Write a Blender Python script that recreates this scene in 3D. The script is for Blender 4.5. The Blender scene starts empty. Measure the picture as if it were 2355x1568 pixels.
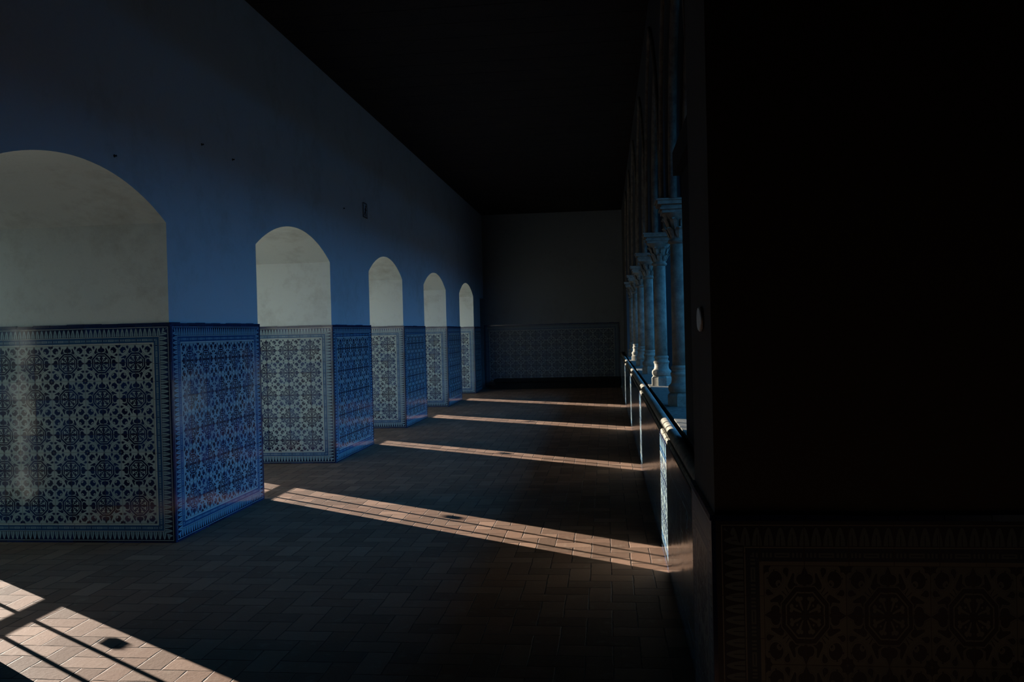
import bpy, bmesh, math, random
from mathutils import Vector, Matrix
random.seed(7)
C = bpy.context.scene.collection
SC = bpy.context.scene

# ------------------------------------------------------------------ camera
F_PX, YAW, PITCH, ROLL, CAM_H = 1925.0, 0.1119, -0.0122, -0.0242, 1.5863
fw = Vector((-math.sin(YAW)*math.cos(PITCH), math.cos(YAW)*math.cos(PITCH), math.sin(PITCH)))
rt = Vector((math.cos(YAW), math.sin(YAW), 0)); up = rt.cross(fw)
r2 = rt*math.cos(ROLL)+up*math.sin(ROLL); u2 = -rt*math.sin(ROLL)+up*math.cos(ROLL)
cam = bpy.data.cameras.new('camera'); co = bpy.data.objects.new('camera', cam); C.objects.link(co)
cam.sensor_width = 36; cam.lens = F_PX/2355*36; cam.clip_start = .05; cam.clip_end = 300
M = Matrix((r2, u2, -fw)).transposed().to_4x4(); M.translation = Vector((0, 0, CAM_H)); co.matrix_world = M
SC.camera = co
# ------------------------------------------------------------------ world: deep blue sky over the courtyard, paler and dim towards the low sun
wd = bpy.data.worlds.new('sky'); SC.world = wd; wd.use_nodes = True
wn = wd.node_tree; wn.nodes.clear()
tc = wn.nodes.new('ShaderNodeTexCoord'); sp = wn.nodes.new('ShaderNodeSeparateXYZ'); wn.links.new(tc.outputs['Generated'], sp.inputs[0])
mr = wn.nodes.new('ShaderNodeMapRange'); mr.inputs[1].default_value = -.25; mr.inputs[2].default_value = .3; wn.links.new(sp.outputs[0], mr.inputs[0])
mx = wn.nodes.new('ShaderNodeMix'); mx.data_type = 'RGBA'; wn.links.new(mr.outputs[0], mx.inputs[0])
SKY_SUNWARD = (.20, .44, .52, 1); SKY_BLUE = (.40, 2.15, 5.5, 1)
mx.inputs[6].default_value = SKY_SUNWARD; mx.inputs[7].default_value = SKY_BLUE
bg = wn.nodes.new('ShaderNodeBackground'); wn.links.new(mx.outputs[2], bg.inputs[0]); bg.inputs[1].default_value = 1.0
wo = wn.nodes.new('ShaderNodeOutputWorld'); wn.links.new(bg.outputs[0], wo.inputs[0])
# ------------------------------------------------------------------ sun
SX, SY, TAN = .842, -.539, .19
sl = bpy.data.lights.new('sun', 'SUN'); so = bpy.data.objects.new('sun', sl); C.objects.link(so)
sl.energy = 20.0; sl.color = (1.0, .96, .86); sl.angle = math.radians(.25)
so.rotation_euler = Vector((-SX, -SY, TAN)).to_track_quat('Z', 'Y').to_euler()
so.location = (-12, 12, 5)
SC.view_settings.view_transform = 'Standard'; SC.view_settings.look = 'None'
SC.view_settings.gamma = 1; SC.view_settings.exposure = 0.0; SC.view_settings.use_curve_mapping = False
SC.cycles.max_bounces = 10; SC.cycles.diffuse_bounces = 1; SC.cycles.glossy_bounces = 4
SC.cycles.sample_clamp_indirect = 4.0

# ------------------------------------------------------------------ key dimensions
XL, XP, XW, H = -3.372, .368, .494, 4.84       # left wall face, parapet face, arcade wall face, ceiling
DEP = 1.98; XO = XL-DEP                          # embrasure depth, window plane
DADO = 1.70
OPEN = [(4.03, 6.17, 5.99), (7.84, 10.05, 9.76), (11.75, 13.75, 13.47), (15.40, 17.58, 17.22), (19.23, 21.30, 21.07)]
Y0, YB = -2.5, 23.1
SPR, CROWN = 2.49, 2.78
COLS = [7.05, 9.52, 12.0, 14.45, 16.9, 19.35]

# ------------------------------------------------------------------ node helpers
class N:
    def __init__(s, t, sock): s.t, s.s = t, sock
    def op(s, o, b=None, c=None):
        n = s.t.nodes.new('ShaderNodeMath'); n.operation = o
        s.t.links.new(s.s, n.inputs[0])
        for i, v in ((1, b), (2, c)):
            if v is None: continue
            if isinstance(v, N): s.t.links.new(v.s, n.inputs[i])
            else: n.inputs[i].default_value = v
        return N(s.t, n.outputs[0])
    def __add__(s, b): return s.op('ADD', b)
    def __sub__(s, b): return s.op('SUBTRACT', b)
    def __mul__(s, b): return s.op('MULTIPLY', b)
    def __truediv__(s, b): return s.op('DIVIDE', b)
    def mn(s, b): return s.op('MINIMUM', b)
    def mxx(s, b): return s.op('MAXIMUM', b)
    def ab(s): return s.op('ABSOLUTE')
    def fl(s): return s.op('FLOOR')
    def fr(s): return s.op('FRACT')
    def lt(s, b): return s.op('LESS_THAN', b)
    def gt(s, b): return s.op('GREATER_THAN', b)
    def rs(s, a): # a - s
        n = s.t.nodes.new('ShaderNodeMath'); n.operation = 'SUBTRACT'; n.inputs[0].default_value = a
        s.t.links.new(s.s, n.inputs[1]); return N(s.t, n.outputs[0])
    def band(s, a, b): return s.gt(a)*s.lt(b)
def newmat(name):
    m = bpy.data.materials.new(name); m.use_nodes = True
    t = m.node_tree; b = t.nodes['Principled BSDF']; return m, t, b
def mixc(t, f, a, b):
    n = t.nodes.new('ShaderNodeMix'); n.data_type = 'RGBA'
    for i, v in ((0, f), (6, a), (7, b)):
        if isinstance(v, N): t.links.new(v.s, n.inputs[i])
        elif i == 0: n.inputs[0].default_value = v
        else: n.inputs[i].default_value = (*v, 1)
    return N(t, n.outputs[2])
def noise(t, scale, detail=4, vec=None, rough=.55):
    n = t.nodes.new('ShaderNodeTexNoise'); n.inputs['Scale'].default_value = scale; n.inputs['Detail'].default_value = detail
    n.inputs['Roughness'].default_value = rough
    if vec is None:
        g = t.nodes.new('ShaderNodeNewGeometry'); vec = g.outputs['Position']
    t.links.new(vec, n.inputs['Vector']); return N(t, n.outputs[0])
def mrange(t, x, a, b, c=0., d=1.):
    n = t.nodes.new('ShaderNodeMapRange'); t.links.new(x.s, n.inputs[0])
    for i, v in enumerate((a, b, c, d)): n.inputs[i+1].default_value = v
    return N(t, n.outputs[0])
def bump(t, b, h, dist, strength=1.0, normal=None):
    n = t.nodes.new('ShaderNodeBump'); n.inputs['Distance'].default_value = dist; n.inputs['Strength'].default_value = strength
    t.links.new(h.s, n.inputs['Height'])
    if normal is not None: t.links.new(normal, n.inputs['Normal'])
    t.links.new(n.outputs[0], b.inputs['Normal']); return n
def setc(t, b, c, rough=None):
    t.links.new(c.s, b.inputs['Base Color'])
    if rough is not None: b.inputs['Roughness'].default_value = rough

def mat_plaster(name, col, dirt=(.30, .28, .22), amt=.5):
    m, t, b = newmat(name)
    n1 = noise(t, .9, 6, rough=.65); n2 = noise(t, 6, 6, rough=.7); n3 = noise(t, 60, 3)
    k = mrange(t, n1*.6+n2*.4, .5, .72, 0, amt)
    spots = mrange(t, noise(t, 22, 5, rough=.75), .66, .74, 0, .45*amt)
    c = mixc(t, k, col, dirt); c = mixc(t, spots, c, (.16, .14, .11))
    setc(t, b, c, .9); bump(t, b, n2*.7+n3*.15+n1*.8, .012, .5); b.inputs['Specular IOR Level'].default_value = .2
    return m
def mat_stone(name, col, dark, scale=9, rough=.8, bm_=.006):
    m, t, b = newmat(name)
    n1 = noise(t, scale, 7, rough=.7); n2 = noise(t, scale*8, 4)
    c = mixc(t, mrange(t, n1, .38, .66), dark, col); c = mixc(t, mrange(t, n2, .62, .75, 0, .5), c, dark)
    setc(t, b, c, rough); bump(t, b, n1*.8+n2*.3, bm_, .6); b.inputs['Specular IOR Level'].default_value = .25
    return m

def mat_azulejo(name='painted_tile', kk=1.0):
    m, t, b = newmat(name)
    def uv(nm):
        u = t.nodes.new('ShaderNodeUVMap'); u.uv_map = nm
        s = t.nodes.new('ShaderNodeSeparateXYZ'); t.links.new(u.outputs[0], s.inputs[0]); return N(t, s.outputs[0]), N(t, s.outputs[1])
    ms, mt = uv('metres'); W_, H_ = uv('size'); fs, ft = uv('field')
    dx = ms.mn(W_-ms); dy = mt.mn(H_-mt); d = dx.mn(dy)
    isx = dx.lt(dy); along = ms + isx*(mt-ms)
    # ---- wobble (hand painted)
    cm = t.nodes.new('ShaderNodeCombineXYZ'); t.links.new(fs.s, cm.inputs[0]); t.links.new(ft.s, cm.inputs[1])
    wb = (noise(t, 14, 2, cm.outputs[0])-.5)*.016
    fx = (fs.fr()-.5).ab()+wb; fy = (ft.fr()-.5).ab()-wb
    u = fx.mxx(fy); v = fx.mn(fy)
    pv = t.nodes.new('ShaderNodeCombineXYZ'); t.links.new(u.s, pv.inputs[0]); t.links.new(v.s, pv.inputs[1]); P = pv.outputs[0]
    def dist(x, y, sx=1, sy=1):
        n = t.nodes.new('ShaderNodeVectorMath'); n.operation = 'DISTANCE'; t.links.new(P, n.inputs[0]); n.inputs[1].default_value = (x, y, 0); return N(t, n.outputs['Value'])
    def cap(ax, ay, bx, by, r0, r1):
        L2 = (bx-ax)**2+(by-ay)**2
        h = (((u-ax)*(bx-ax)+(v-ay)*(by-ay))/L2).mxx(0).mn(1)
        qx = u-ax-h*(bx-ax); qy = v-ay-h*(by-ay)
        return (qx*qx+qy*qy).op('SQRT')-(h*(r1-r0)+r0)
    octd = u.mxx((u+v)*.7071)
    dark = octd.lt(.285)
    light = octd.band(.222, .238)
    petal = cap(.055, .030, .150, .070, .008, .016).mn(dist(.165, .090)-.026).mn(dist(.168, .048)-.020)
    light = light.mxx(petal.lt(0)*octd.lt(.20))
    light = light.mxx((dist(.098, .098)-.012).lt(0))
    stem = v.lt(.020)*u.band(.27, .35)
    spade = (dist(.362, .046)-.054).mn(cap(.37, 0, .488, 0, .066, .006))
    leaf = cap(.300, .170, .410, .140, .038, .014).mn(cap(.296, .105, .325, .165, .016, .026))
    wedge = (dist(.446, .228)-.034).mn(cap(.44, .225, .395, .215, .030, .010))
    bean = (dist(.365, .355)-.080).mxx((dist(.325, .318)-.030)*-1.)
    dot = (dist(.315, .308)-.012).mn(dist(.452, .372)-.010)
    ray = cap(.205, .185, .275, .235, .004, .006)
    rr = dist(.5, .5); ca, cb = u.rs(.5), v.rs(.5); cor = (ca.mxx(cb)-.066).mn(ca+cb-.096)
    dk = spade.mn(leaf).mn(wedge).mn(bean).mn(dot).mn(cor).mn(ray).lt(0)
    dk = dk.mxx(stem)
    dark = dark*(light.rs(1)); dark = dark.mxx(dk*octd.gt(.297))
    dark = dark*(rr.band(-1., .014).rs(1))
    # second, paler line work
    mid = octd.band(.296, .302).mxx(wedge.band(.010, .016)).mxx(spade.band(.012, .018)).mxx(bean.band(.014, .019))*.5*octd.gt(.28)
    # ---- border
    per = .0375
    pz = ((along/per).fr()-.5).ab()*per
    pw = ((d-.026).mxx(0)*.0052).op('SQRT').mn(.0155)
    petals = pz.lt(pw)*d.band(.026, .086)*(pz.lt(.0016)*d.gt(.05)).rs(1)
    inn = (d-.064).ab().lt(.018)*pz.gt(.0168)*0.0
    bx_ = ((along/.14).fr()-.5).ab()*.14
    be = bx_.lt(.024).mxx(bx_.band(.032, .039)).mxx(bx_.band(.045, .051)).mxx(bx_.band(.057, .063))
    beads = be*(d-.1165).ab().lt(.0075)*((d-.1165).ab().lt(.002)*bx_.lt(.018)).rs(1)
    bl = d.band(.017, .0205).mxx(petals).mxx(d.band(.089, .0935)).mxx(beads).mxx(d.band(.137, .152))
    inb = d.lt(.15)
    # ---- tones
    wash = noise(t, 3.2, 5); wash2 = noise(t, 40, 3)
    tile = t.nodes.new('ShaderNodeCombineXYZ')
    ti = (fs*2).fl(); tj = (ft*2).fl(); t.links.new(ti.s, tile.inputs[0]); t.links.new(tj.s, tile.inputs[1])
    wn_ = t.nodes.new('ShaderNodeTexWhiteNoise'); t.links.new(tile.outputs[0], wn_.inputs['Vector']); tv = N(t, wn_.outputs[0])
    white = mixc(t, mrange(t, wash*.5+tv*.5, .3, .75), (.38, .45, .42), (.27, .36, .37))
    navy = mixc(t, mrange(t, wash2*.5+tv*.6, .35, .85), (.004, .008, .035), (.010, .032, .110))
    fieldc = mixc(t, dark, white, navy); fieldc = mixc(t, mid*(dark.rs(1)), fieldc, (.03, .08, .2))
    bd = mixc(t, d.band(.0, .024).mxx(petals.rs(1)*d.lt(.088)), (.018, .075, .175), navy)
    bw = mixc(t, beads.mxx(petals), (.40, .45, .42), (.22, .33, .37))
    bordc = mixc(t, bl, bd, bw)
    col = mixc(t, inb, fieldc, bordc)
    gx = ((fs*2).fr()-.5).ab(); gy = ((ft*2).fr()-.5).ab()
    grout = gx.mxx(gy).gt(.4895)*(inb.rs(1)); g2 = (((along/.14).fr()-.5).ab().gt(.4895)*inb).mxx(d.band(.1495, .1520))
    grout = grout.mxx(g2)
    col = mixc(t, grout*.75, col, (.07, .055, .05))
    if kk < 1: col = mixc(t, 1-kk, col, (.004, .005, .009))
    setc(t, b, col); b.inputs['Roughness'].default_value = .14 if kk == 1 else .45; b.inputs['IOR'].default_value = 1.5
    # ---- each tile sits at a slightly different tilt
    wc = t.nodes.new('ShaderNodeVectorMath'); wc.operation = 'SUBTRACT'; t.links.new(wn_.outputs['Color'], wc.inputs[0]); wc.inputs[1].default_value = (.5, .5, .5)
    ws = t.nodes.new('ShaderNodeVectorMath'); ws.operation = 'SCALE'; t.links.new(wc.outputs[0], ws.inputs[0]); ws.inputs['Scale'].default_value = .024
    ge = t.nodes.new('ShaderNodeNewGeometry'); ad = t.nodes.new('ShaderNodeVectorMath'); t.links.new(ge.outputs['Normal'], ad.inputs[0]); t.links.new(ws.outputs[0], ad.inputs[1])
    nm = t.nodes.new('ShaderNodeVectorMath'); nm.operation = 'NORMALIZE'; t.links.new(ad.outputs[0], nm.inputs[0])
    bump(t, b, (grout*-1.)+noise(t, 9, 3)*.5+wash2*.12, .0022, .6, nm.outputs[0])
    return m

def mat_brick():
    m, t, b = newmat('brick_paving')
    g = t.nodes.new('ShaderNodeNewGeometry'); s = t.nodes.new('ShaderNodeSeparateXYZ'); t.links.new(g.outputs['Position'], s.inputs[0])
    w = .135
    jit = (noise(t, 5, 3)-.5)*.10; jit2 = (noise(t, 7.3, 3)-.5)*.10
    x = N(t, s.outputs[0])/w+jit; y = N(t, s.outputs[1])/w+jit2
    i = x.fl(); j = y.fl(); fx = x-i; fy = y-j
    k = (i-j)/4; k = (k-k.fl())*4
    m0 = k.lt(.5); m1 = k.band(.5, 1.5); m2 = k.band(1.5, 2.5); m3 = k.gt(2.5)
    el = fx+m1*5; er = fx.rs(1)+m0*5; eb = fy+m2*5; et = fy.rs(1)+m3*5
    e = el.mn(er).mn(eb).mn(et)
    cv = t.nodes.new('ShaderNodeCombineXYZ'); bi = i-m1; bj = j-m2; t.links.new(bi.s, cv.inputs[0]); t.links.new(bj.s, cv.inputs[1])
    wn_ = t.nodes.new('ShaderNodeTexWhiteNoise'); t.links.new(cv.outputs[0], wn_.inputs['Vector']); r = N(t, wn_.outputs[0])
    sc = t.nodes.new('ShaderNodeSeparateColor'); t.links.new(wn_.outputs['Color'], sc.inputs[0])
    r1, r2_, r3 = (N(t, sc.outputs[q]) for q in range(3))
    n1 = noise(t, 2.2, 5); n2 = noise(t, 45, 5, rough=.7); n3 = noise(t, 11, 4)
    c = mixc(t, r1, (.21, .110, .068), (.30, .172, .112)); c = mixc(t, mrange(t, n1*.5+r2_*.5, .35, .75, 0, .7), c, (.16, .095, .062))
    c = mixc(t, mrange(t, n2, .60, .72, 0, .5), c, (.16, .10, .08)); c = mixc(t, mrange(t, n3, .58, .72, 0, .35), c, (.33, .25, .18))
    gw = (n3-.5)*.10+.040
    jn = t.nodes.new('ShaderNodeMapRange'); t.links.new(e.s, jn.inputs[0]); jn.inputs[1].default_value = 0; t.links.new(gw.mxx(.006).s, jn.inputs[2]); jo = N(t, jn.outputs[0])
    c = mixc(t, jo.rs(1)*.9, c, (.025, .017, .014))
    setc(t, b, c, .7); b.inputs['Specular IOR Level'].default_value = .12
    hgt = jo*.0045 + r3*.0024 + (fx*(r1-.5)+fy*(r2_-.5))*.006 + n2*.0016 + n3*.0016
    bump(t, b, hgt, 1.0, .8)
    return m

PL = mat_plaster('white_plaster', (.52, .53, .53))
PLD = mat_plaster('shaded_plaster', (.07, .068, .063), (.04, .037, .033), .5)  # plaster darkened: shade of the right side put into its colour
PLG = mat_plaster('shaded_end_plaster', (.15, .155, .155), (.09, .088, .08), .5)  # end wall plaster, its deep shade painted into the base colour
PLB = mat_plaster('embrasure_plaster', (.72, .755, .705), (.34, .31, .25), .6)
AZ = mat_azulejo()
AZD = mat_azulejo('shaded_painted_tile', .35)  # darkened copy of the tile for shaded panels, shade mixed into the glaze
BR = mat_brick()
ST = mat_stone('pale_limestone', (.34, .295, .215), (.17, .145, .11), 11, .75)
STD = mat_stone('shaded_limestone', (.20, .165, .12), (.09, .07, .055), 11, .85)  # darker copy of the limestone, shade of the upper arcade in its colour
STR = mat_stone('rough_grey_stone', (.17, .15, .11), (.06, .054, .042), 26, .95, .012)
CEI = mat_stone('dark_timber', (.020, .014, .010), (.008, .006, .005), 4, .7)
DST = mat_stone('shade_dark_stone', (.008, .008, .007), (.004, .004, .004), 2, .95)  # near-black so masonry reads as in deep shade; shade is in the colour
DOORM = mat_stone('dark_oak', (.035, .022, .014), (.012, .008, .006), 14, .55)
def flat(name, col, rough=.6, metal=0):
    m, t, b = newmat(name); n = noise(t, 30, 4)
    setc(t, b, mixc(t, mrange(t, n, .35, .7), tuple(c*.7 for c in col), col), rough); b.inputs['Metallic'].default_value = metal; return m
IRON = flat('black_iron', (.03, .03, .03), .5, .6)
NAVY = flat('navy_glaze', (.010, .022, .08), .2)
SIGNW = flat('white_enamel', (.62, .62, .60), .35); SIGNB = flat('black_enamel', (.012, .012, .014), .4)
DIRT = mat_stone('courtyard_earth', (.045, .042, .028), (.025, .022, .016), 1.2, 1.0)

# ------------------------------------------------------------------ object helpers
def link(name, bm, mats, parent=None, kind=None, label=None, cat=None, group=None, smooth=False):
    me = bpy.data.meshes.new(name); bm.normal_update(); bm.to_mesh(me); bm.free()
    for x in (mats if isinstance(mats, (list, tuple)) else [mats]): me.materials.append(x)
    if smooth:
        for p in me.polygons: p.use_smooth = True
    o = bpy.data.objects.new(name, me); C.objects.link(o)
    if parent is not None: o.parent = parent
    if kind: o['kind'] = kind
    if label: o['label'] = label
    if cat: o['category'] = cat
    if group: o['group'] = group
    return o
def empty(name, loc, label, cat, group=None):
    o = bpy.data.objects.new(name, None); C.objects.link(o); o.location = loc
    o['label'] = label; o['category'] = cat; o.empty_display_size = .1
    if group: o['group'] = group
    return o
def box(bm, x0, x1, y0, y1, z0, z1, mi=0):
    vs = [bm.verts.new(p) for p in ((x0,y0,z0),(x1,y0,z0),(x1,y1,z0),(x0,y1,z0),(x0,y0,z1),(x1,y0,z1),(x1,y1,z1),(x0,y1,z1))]
    for f in ((3,2,1,0),(4,5,6,7),(0,1,5,4),(1,2,6,5),(2,3,7,6),(3,0,4,7)):
        fc = bm.faces.new([vs[i] for i in f]); fc.material_index = mi
    return vs
def prism(bm, pts, x0, x1, mi=0, cap=True):
    """polygon pts (y,z) counter-clockwise, extruded along x"""
    a = [bm.verts.new((x0, y, z)) for y, z in pts]; b = [bm.verts.new((x1, y, z)) for y, z in pts]; n = len(pts)
    for k in range(n):
        f = bm.faces.new((a[k], a[(k+1) % n], b[(k+1) % n], b[k])); f.material_index = mi
    if cap:
        bm.faces.new(a[::-1]).material_index = mi; bm.faces.new(b).material_index = mi
def lathe(bm, prof, cx, cy, n=24, sq=None):
    rings = []
    for r, z in prof:
        ring = []
        for k in range(n):
            a = 2*math.pi*(k+.5)/n; ring.append(bm.verts.new((cx+r*math.cos(a), cy+r*math.sin(a), z)))
        rings.append(ring)
    for a, b in zip(rings, rings[1:]):
        for k in range(n): bm.faces.new((a[k], a[(k+1) % n], b[(k+1) % n], b[k]))
    bm.faces.new(rings[0][::-1]); bm.faces.new(rings[-1])
def recalc(bm): bmesh.ops.recalc_face_normals(bm, faces=bm.faces)
def panel(parent, o, s, n, W, HH, cells_x=None, cells_y=None, cap=True, label=None, th=.014, name='tile_dado', mat=None):
    """azulejo panel: o = lower start corner on the wall face, s = run direction, n = outward normal"""
    o, s, n = Vector(o), Vector(s), Vector(n); upv = Vector((0, 0, 1))
    nx = cells_x or max(1, round((W-.30)/.28)); ny = cells_y or max(1, round((HH-.30)/.28))
    bm = bmesh.new(); um = bm.loops.layers.uv.new('metres'); us = bm.loops.layers.uv.new('size'); uf = bm.loops.layers.uv.new('field')
    def q(pts, mi=0):
        f = bm.faces.new([bm.verts.new(o+s*a+upv*z+n*c) for a, z, c in pts]); f.material_index = mi
        for l, (a, z, c) in zip(f.loops, pts):
            l[um].uv = (a, z); l[us].uv = (W, HH); l[uf].uv = ((a-.15)/((W-.30)/nx), (z-.15)/((HH-.30)/ny))
    q([(0,0,th),(W,0,th),(W,HH,th),(0,HH,th)])
    q([(0,0,0),(0,0,th),(0,HH,th),(0,HH,0)], 1); q([(W,0,th),(W,0,0),(W,HH,0),(W,HH,th)], 1)
    q([(0,HH,th),(W,HH,th),(W,HH,0),(0,HH,0)], 1); q([(0,0,0),(W,0,0),(W,0,th),(0,0,th)], 1)
    if cap:
        k = max(1, round(W/.14)); w = W/k
        for i in range(k):
            j = random.uniform(-.003, .004); e = .0012; t2 = th+.004
            a0, a1, z0, z1 = i*w+e, (i+1)*w-e, HH-.004, HH+.014+j
            q([(a0,z0,t2),(a1,z0,t2),(a1,z1,t2),(a0,z1,t2)], 1); q([(a0,z1,t2),(a1,z1,t2),(a1,z1,0),(a0,z1,0)], 1)
            q([(a0,z0,0),(a0,z0,t2),(a0,z1,t2),(a0,z1,0)], 1); q([(a1,z0,t2),(a1,z0,0),(a1,z1,0),(a1,z1,t2)], 1)
    bmesh.ops.recalc_face_normals(bm, faces=bm.faces)
    return link(name, bm, [mat or AZ, NAVY], parent, label=label)

# ================================================================== SETTING
bm = bmesh.new(); box(bm, XO-.25, 1.3, Y0, YB+.6, -.12, 0); link('floor', bm, BR, kind='structure')
bm = bmesh.new(); box(bm, XO-.3, 1.3, Y0, YB+.6, H, H+.2)
for k in range(60):                                        # boards
    y = Y0+k*.43
    if y < YB: box(bm, XL, XW, y+.004, y+.426, H-.022, H)
link('ceiling', bm, CEI, kind='structure')

# ---- left wall with arched embrasures
def arch_z(y, y0, y1, spr=SPR, crown=CROWN):
    c = (y0+y1)/2; a = (y1-y0)/2; h = crown-spr; R = (a*a+h*h)/(2*h); return crown-R+math.sqrt(max(0, R*R-(y-c)**2))
bm = bmesh.new()
edges = [Y0]+[v for o in OPEN for v in o[:2]]
for k in range(0, len(edges), 2):
    a = edges[k]; bnd = edges[k+1] if k+1 < len(edges) else 22.42
    box(bm, XO, XL, a, bnd, 0, H)
for y0, y1, _ in OPEN:
    n = 28; pts = [(y1, H), (y0, H)]+[(y0+(y1-y0)*k/n, arch_z(y0+(y1-y0)*k/n, y0, y1)) for k in range(n+1)]
    prism(bm, pts, XO, XL)
box(bm, XO, XL, 22.42, YB, 2.5, H)                          # over the door
box(bm, XO, XL-.55, 22.42, YB, 0, 2.5)
recalc(bm)
for f in bm.faces:
    c = f.calc_center_median(); nn = f.normal
    if abs(nn.x) < .5 and c.x < XL-.1 and 0 < c.z < 3.0: f.material_index = 1
wl = link('wall_left', bm, [PL, PLB], kind='structure')
for k in range(0, len(edges), 2):                          # tile panels on every pier: front, near jamb, far jamb
    a = edges[k]; bnd = edges[k+1] if k+1 < len(edges) else 22.42
    a_ = max(a, -1.0)
    panel(wl, (XL, a_, 0), (0, 1, 0), (1, 0, 0), bnd-a_, DADO)
    if a > 0: panel(wl, (XL+.014, a, 0), (-1, 0, 0), (0, -1, 0), DEP+.014, DADO, 6)
    if bnd < 22: panel(wl, (XL+.014, bnd, 0), (-1, 0, 0), (0, 1, 0), DEP+.014, DADO, 6)

# ---- outer skin of the left wall with an arched, barred window in every embrasure
WT, WS = 2.70, .12
wins = []
bm = bmesh.new(); prev = Y0
for i, (y0, y1, wf) in enumerate(OPEN):
    wf += .141
    wn0 = (y0+y1)-wf if i else 4.93
    if i and wn0 > wf-1.2: wn0 = wf-1.5
    box(bm, XO-.22, XO, prev, wn0, -.1, H)
    box(bm, XO-.22, XO, wn0, wf, -.1, WS)
    n = 24; az = lambda y: arch_z(y, wn0, wf, 2.48, WT)
    prism(bm, [(wf, H), (wn0, H)]+[(wn0+(wf-wn0)*k/n, az(wn0+(wf-wn0)*k/n)) for k in range(n+1)], XO-.22, XO)
    wins.append((wn0, wf)); prev = wf
box(bm, XO-.22, XO, prev, YB+.6, -.1, H)
recalc(bm); link('wall_left_outer', bm, PLB, kind='structure')
for i, (a, c) in enumerate(wins):
    xg = XO-.06; base = empty('window_%d' % (i+1), (xg, (a+c)/2, WS), 'x', 'x')
    del base['label'], base['category']; base['kind'] = 'structure'; base.location = (0, 0, 0)
    az = lambda y: arch_z(y, a, c, 2.48, WT)
    f = bmesh.new()
    for (p, q_) in ((a, a+.035), (c-.035, c)): box(f, xg-.02, xg+.02, p, q_, WS, 2.47)
    box(f, xg-.02, xg+.02, a, c, WS, WS+.035)
    n = 20
    pts = [(a+(c-a)*k/n, az(a+(c-a)*k/n)) for k in range(n+1)]
    for (p, z), (q_, z2) in zip(pts, pts[1:]):
        vs = [f.verts.new(v) for v in ((xg-.02,p,z),(xg+.02,p,z),(xg+.02,q_,z2),(xg-.02,q_,z2),(xg-.02,p,z-.035),(xg+.02,p,z-.035),(xg+.02,q_,z2-.035),(xg-.02,q_,z2-.035))]
        for g in ((0,1,2,3),(7,6,5,4),(0,4,5,1),(2,6,7,3)): f.faces.new([vs[m_] for m_ in g])
    recalc(f); link('window_frame', f, IRON, base)
    k = 1
    while c-.1-k*.25 > a+.08:
        y = c-.1-k*.25; f = bmesh.new(); box(f, xg-.008, xg+.008, y-.013, y+.013, WS+.03, az(y)-.03); link('window_bar', f, IRON, base); k += 1
    for z in (.46, 1.35, 2.2):
        f = bmesh.new(); box(f, xg-.02, xg+.012, a+.03, c-.03, z-.022, z+.022); link('window_rail', f, IRON, base)
    lx = a + (.0 if i else 0)
    yl = c-.24 if i else 5.905
    f = bmesh.new(); box(f, xg-.03, xg+.03, yl-.04, yl+.04, (.636 if i == 0 else .92)-.016, (.636 if i == 0 else .92)+.016); link('window_latch', f, IRON, base)

# ---- doorway at the far end of the left wall
f = bmesh.new(); box(f, XL-.30, XL-.24, 22.44, YB, 0, 2.5)
for z in (.25, 1.35): box(f, XL-.24, XL-.225, 22.55, YB-.1, z, z+.9)
dr = link('door_1', f, DOORM, kind='structure')
f = bmesh.new(); lathe(f, [(.012, 0), (.03, .02), (.03, .04), (.01, .05)], 0, 0, 12); f.transform(Matrix.Translation((XL-.225, 22.58, 1.05)) @ Matrix.Rotation(math.pi/2, 4, 'Y'))
link('door_knob', f, IRON, dr, smooth=True)

# ---- far wall, near wall
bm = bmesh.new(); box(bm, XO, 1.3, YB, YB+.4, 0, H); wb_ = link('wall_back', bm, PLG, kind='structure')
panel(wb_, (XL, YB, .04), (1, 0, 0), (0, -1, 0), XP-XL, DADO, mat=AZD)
bm = bmesh.new(); box(bm, XO, 2.4, Y0-.4, Y0, 0, H); link('wall_front', bm, DST, kind='structure')
bm = bmesh.new(); box(bm, 2.2, 2.5, Y0, 2.8, 0, H); link('wall_right_near', bm, DST, kind='structure')
bm = bmesh.new(); box(bm, 1.3, 2.5, Y0-.4, 3.5, H, H+.2); link('ceiling_bay', bm, CEI, kind='structure')
bm = bmesh.new(); box(bm, 1.3, 2.5, Y0-.4, 3.5, -.12, 0); link('floor_bay', bm, BR, kind='structure')

# ---- arcade wall above the columns: pointed openings
X2 = .86
bays = []
ys = [4.58]+COLS
SPZ = 2.63
def pointed(yc, a, z0, h, n=14):
    R = (a*a+h*h)/(2*a); pts = []
    th = math.asin(min(1, h/R))
    for k in range(n+1):
        t_ = th*k/n; pts.append((yc-a+R-R*math.cos(t_), z0+R*math.sin(t_)))
    r_ = [(2*yc-y, z) for y, z in pts[::-1]][1:]
    return pts+r_
bm = bmesh.new(); AH = .125
for y0, y1 in zip(ys, ys[1:]):
    yc = (y0+y1)/2; a = (y1-y0)/2-AH
    pts = pointed(yc, a, SPZ, 1.72)
    prism(bm, [(y1, H), (y0, H), (y0, SPZ)]+pts+[(y1, SPZ)], XW, X2)
    bays.append((yc, a))
box(bm, XW, X2, 3.45, 4.58, SPZ, H); box(bm, XW, X2, 19.35, YB, SPZ, H); box(bm, XW, X2, 19.75, YB, .936, SPZ)
recalc(bm)
wr = link('wall_right', bm, PLD, kind='structure')
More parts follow.
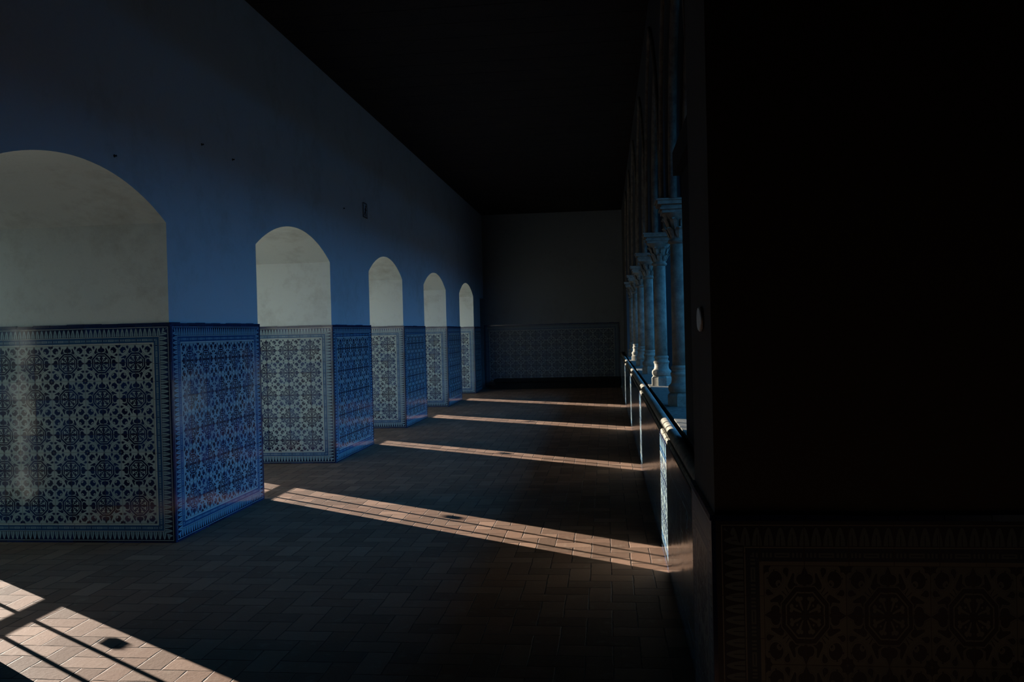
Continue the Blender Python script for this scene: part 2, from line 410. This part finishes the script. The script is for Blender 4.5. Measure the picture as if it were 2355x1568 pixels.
def tube(bm, path, r, n=8):
    rings = []
    for k, p in enumerate(path):
        p = Vector(p); d = (Vector(path[min(k+1, len(path)-1)])-Vector(path[max(k-1, 0)])).normalized()
        s = Vector((1, 0, 0)); q_ = d.cross(s).normalized()
        rings.append([bm.verts.new(p+(s*math.cos(2*math.pi*m_/n)+q_*math.sin(2*math.pi*m_/n))*r) for m_ in range(n)])
    for a, b in zip(rings, rings[1:]):
        for m_ in range(n): bm.faces.new((a[m_], a[(m_+1) % n], b[(m_+1) % n], b[m_]))
for (yc, a) in bays:
    bm = bmesh.new()
    pi_ = pointed(yc, a-.02, SPZ, 1.70, 12); po = pointed(yc, a+.075, SPZ, 1.86, 12)
    for x in (XW+.07, (XW+X2)/2, X2-.07): tube(bm, [(x, y, z) for y, z in pi_], .035)
    tube(bm, [(XW-.005, y, z) for y, z in po], .026)
    recalc(bm); link('arch_moulding', bm, STD, wr, smooth=True)

# ---- courtyard outside: earth, opposite wing and the two return wings, all in shade
bm = bmesh.new(); box(bm, 1.3, 40, -30, 60, -.3, -.1); link('ground', bm, DIRT, kind='structure')
bm = bmesh.new(); box(bm, -60, XO-.25, -40, 70, -.3, -.1); link('ground_outer', bm, DIRT, kind='structure')
HW = 5.0
bm = bmesh.new(); box(bm, 16, 17, -14, 31, -.1, HW); link('wall_courtyard_east', bm, DST, kind='structure')
bm = bmesh.new(); box(bm, 1.31, 16, 30, 31, -.1, HW); link('wall_courtyard_north', bm, DST, kind='structure')
bm = bmesh.new(); box(bm, 2.51, 16, -14, -13, -.1, HW); link('wall_courtyard_south', bm, DST, kind='structure')
bm = bmesh.new(); box(bm, .9, 1.3, YB, 30, -.1, 6); link('wall_courtyard_west', bm, DST, kind='structure')

# ================================================================== THINGS
# ---- parapet: tile facing, moulded coping, rough sill
PY0, PY1 = 3.446, YB
par = empty('parapet', (.6, PY0, 0), 'low parapet with blue and white tiles and a rounded stone coping, under the columns', 'parapet')
def pp(o): o.parent = par; o.matrix_parent_inverse = Matrix.Translation(-par.location); return o
bm = bmesh.new(); box(bm, XP+.014, .80, PY0, PY1, 0, .86); pp(link('masonry_core', bm, ST))
o = pp(panel(None, (XP+.014, PY0, 0), (0, 1, 0), (-1, 0, 0), PY1-PY0, .84, 68, 2, cap=False, name='tile_facing'))
prof = []
for k in range(13):                                       # roll on top
    a_ = math.radians(-60+k*20); prof.append((.385-.040*math.sin(math.radians(-60+k*20+0)) , 0))
prof = [(.43, .84), (.352, .84), (.350, .850), (.356, .856), (.372, .862), (.374, .876), (.366, .884), (.358, .890)]
for k in range(21):
    a_ = math.radians(200-k*10); prof.append((.386+.035*math.cos(a_), .904+.034*math.sin(a_)))
prof += [(.420, .880), (.43, .878)]
prof = [(x+.024, z) for x, z in prof]
bm = bmesh.new()
yj = [PY0]
while yj[-1]+1.35 < PY1-.3: yj.append(yj[-1]+1.35)
yj.append(PY1)
for y0, y1 in zip(yj, yj[1:]):
    A = [bm.verts.new((x, y0+.002, z)) for x, z in prof]; B = [bm.verts.new((x, y1-.002, z)) for x, z in prof]; n = len(prof)
    for k in range(n): bm.faces.new((A[k], A[(k+1) % n], B[(k+1) % n], B[k]))
    bm.faces.new(A[::-1]); bm.faces.new(B)
recalc(bm); pp(link('coping', bm, ST))
bm = bmesh.new()
for y0, y1 in zip(yj, yj[1:]): box(bm, .468, .82, y0+.002, y1-.002, .86, .934)
pp(link('sill', bm, STR))

# ---- columns
def column(cy, i):
    n = len(COLS)
    where = ['nearest column of the arcade, almost lost in the dark beside the black pier',
             'second column of the arcade, its moulded foot caught by the sun from the left',
             'third column of the arcade, broad blue-lit shaft in shade',
             'fourth column of the arcade, slim grey shaft in shade',
             'fifth column of the arcade, a bright sliver of sun up its lower shaft',
             'farthest column of the arcade, thin shaft just before the end wall'][i]
    t_ = empty('stone_column', (.612, cy, .934), where, 'column', 'columns of the arcade')
    def P_(o): o.parent = t_; return o
    b_ = bmesh.new()
    lathe(b_, [(.118, 0), (.118, .085), (.100, .105), (.092, .112)], 0, 0, 8)
    bmesh.ops.rotate(b_, verts=b_.verts, cent=(0, 0, 0), matrix=Matrix.Rotation(0, 3, 'Z'))
    lathe(b_, [(.098, .112), (.104, .125), (.108, .145), (.104, .166), (.090, .178), (.082, .190), (.078, .215), (.079, .240), (.084, .250), (.088, .262), (.084, .274), (.074, .282), (.074, .300), (.079, .308), (.080, .318), (.076, .328), (.069, .334)], 0, 0, 48)
    recalc(b_); P_(link('base', b_, ST, smooth=False))
    b_ = bmesh.new(); lathe(b_, [(.069, .332), (.068, .8), (.066, 1.345)], 0, 0, 32); P_(link('shaft', b_, ST, smooth=True))
    b_ = bmesh.new()
    lathe(b_, [(.066, 1.335), (.080, 1.345), (.086, 1.357), (.080, 1.370), (.068, 1.378), (.070, 1.42), (.080, 1.48), (.100, 1.54), (.125, 1.575), (.128, 1.59)], 0, 0, 40)
    for tier, (zb, rb, hh, nl, ph) in enumerate(((1.385, .072, .085, 8, 0), (1.450, .084, .095, 8, .5))):
        for k in range(nl):                                # curled leaves round the bell
            a_ = 2*math.pi*(k+ph)/nl; d_ = Vector((math.cos(a_), math.sin(a_), 0)); s_ = Vector((-d_.y, d_.x, 0))
            rows = [(rb-.004, 0, .012), (rb+.010, hh*.35, .026), (rb+.022, hh*.7, .030), (rb+.048, hh*.98, .022), (rb+.056, hh*.86, .010)]
            ring = []
            for r_, z_, w_ in rows:
                ring.append([b_.verts.new(d_*r_*1.0+s_*w_*q_+Vector((0, 0, zb+z_))+d_*(.008 if q_ == 0 else 0)) for q_ in (-1, 0, 1)]+[b_.verts.new(d_*(r_-.012)+Vector((0, 0, zb+z_-.004)))])
            for A, B in zip(ring, ring[1:]):
                for m_ in ((0, 1), (1, 2), (2, 3), (3, 0)): b_.faces.new((A[m_[0]], A[m_[1]], B[m_[1]], B[m_[0]]))
            b_.faces.new(ring[-1])
    recalc(b_); P_(link('capital', b_, ST))
    b_ = bmesh.new()
    for z0, z1, w_ in ((1.585, 1.612, .135), (1.612, 1.630, .150), (1.630, 1.652, .140), (1.652, 1.682, .170), (1.682, 1.703, .182)):
        box(b_, -w_, w_, -w_*.9, w_*.9, z0, z1-(.006 if z1 > 1.7 else 0))
    P_(link('abacus', b_, ST))
    return t_
for i, y in enumerate(COLS): column(y, i)

# ---- end pier of the arcade and the big pier beside the camera
# unseen slab added to cut high sky, unseen mass added to block sun
bm = bmesh.new(); box(bm, X2, 4.2, 3.5, YB+1, 3.92, 4.1); link('sky_blocker', bm, DST, kind='structure')
bm = bmesh.new(); box(bm, XO-.22, X2, Y0-.4, YB+.4, H+.2, 10.5); box(bm, X2, 2.5, Y0-.4, 3.5, H+.2, 10.5); link('sun_blocker', bm, DST, kind='structure')
ep = empty('arcade_pier', (.72, 4.3, .935), 'plain stone pier standing on the parapet behind the large black pier', 'pier')
bm = bmesh.new(); box(bm, .47-.72, .86-.72, 3.46-4.3, 5.12-4.3, 0, SPZ-.935-.14)
link('pier_body', bm, DST, ep)
bm = bmesh.new(); box(bm, .42-.72, .92-.72, 3.45-4.3, 5.11-4.3, SPZ-.935-.14, SPZ-.935); link('impost', bm, DST, ep)
bp = empty('tiled_pier', (.33, 2.8, 0), 'massive dark pier with a low tiled dado filling the right side', 'pier')
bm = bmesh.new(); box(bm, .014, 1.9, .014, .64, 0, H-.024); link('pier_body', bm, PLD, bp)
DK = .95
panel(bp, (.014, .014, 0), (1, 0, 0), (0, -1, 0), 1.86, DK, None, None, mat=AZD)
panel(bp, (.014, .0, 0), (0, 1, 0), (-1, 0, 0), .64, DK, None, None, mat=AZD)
bm = bmesh.new()
lathe(bm, [(.001, 0), (.040, 0), (.045, .004), (.045, .010), (.040, .014), (.001, .014)], 0, 0, 32)
bm.transform(Matrix.Scale(1.35, 4, (0, 1, 0)))
bm.transform(Matrix.Translation((.344, 3.06, 1.612)) @ Matrix.Rotation(-math.pi/2, 4, 'Y'))
recalc(bm); link('wall_plaque', bm, SIGNW, label='small pale oval plaque on the side of the large dark pier', cat='plaque', smooth=False)

# ---- stone bench along the end wall
bn = empty('stone_bench', (-1.6, YB-.55, 0), 'low dark stone bench running along the end wall below the tiles', 'bench')
bm = bmesh.new(); box(bm, -1.45, 1.95, -.10, .535, .20, .27); link('seat_slab', bm, DST, bn)
bm = bmesh.new(); box(bm, -1.42, 1.93, -.02, .535, 0, .20); link('plinth', bm, DST, bn)

# ---- pictogram sign high on the left wall
sg = empty('pictogram_sign', (XL, 11.62, 3.345), 'small square white sign with a black border and figure, high on the blue-lit wall', 'sign')
bm = bmesh.new(); box(bm, 0, .012, -.10, .10, -.105, .105); link('panel', bm, SIGNW, sg)
bm = bmesh.new()
for r in ((-.10, .10, .093, .105), (-.10, .10, -.105, -.093), (-.10, -.088, -.093, .093), (.088, .10, -.093, .093)): box(bm, .0122, .015, *r)
link('border', bm, SIGNB, sg)
bm = bmesh.new()
lathe(bm, [(.001, 0), (.017, 0), (.017, .003), (.001, .003)], 0, 0, 16); bm.transform(Matrix.Translation((.0122, .035, .062)) @ Matrix.Rotation(math.pi/2, 4, 'Y'))
def limb(p, q_, w_):
    p, q_ = Vector(p), Vector(q_); d = (q_-p).normalized(); s = Vector((-d.y, d.x))*w_
    prism(bm, [tuple(v) for v in (p-s, q_-s, q_+s, p+s)], .0122, .015)
limb((.030, .040), (.0, -.015), .017); limb((.025, .03), (.055, -.0), .006); limb((.022, .03), (-.03, .015), .006)
limb((.0, -.012), (.03, -.045), .009); limb((.03, -.045), (.02, -.08), .008); limb((-.0, -.012), (-.035, -.045), .010); limb((-.035, -.045), (-.06, -.07), .008)
recalc(bm); link('figure', bm, SIGNB, sg)

# ---- dark pegs added in place of nail holes in the plaster
for (y, z, lb) in ((5.50, 2.87, 'dark peg in place of a nail hole just above the nearest arch'), (6.79, 3.23, 'dark peg in place of a nail hole, high on the wall right of the nearest arch'),
                   (7.38, 3.22, 'dark peg in place of a nail hole, high on the wall left of the second arch'), (10.66, 3.24, 'dark peg in place of a nail hole left of the small sign')):
    bm = bmesh.new(); lathe(bm, [(.011, 0), (.011, .003), (.005, .005), (.005, .012), (.007, .014), (.007, .018)], 0, 0, 10)
    bm.transform(Matrix.Translation((XL, y, z)) @ Matrix.Rotation(math.pi/2, 4, 'Y')); recalc(bm)
    link('hole_peg', bm, IRON, label=lb, cat='peg', group='pegs in place of nail holes in the left wall')
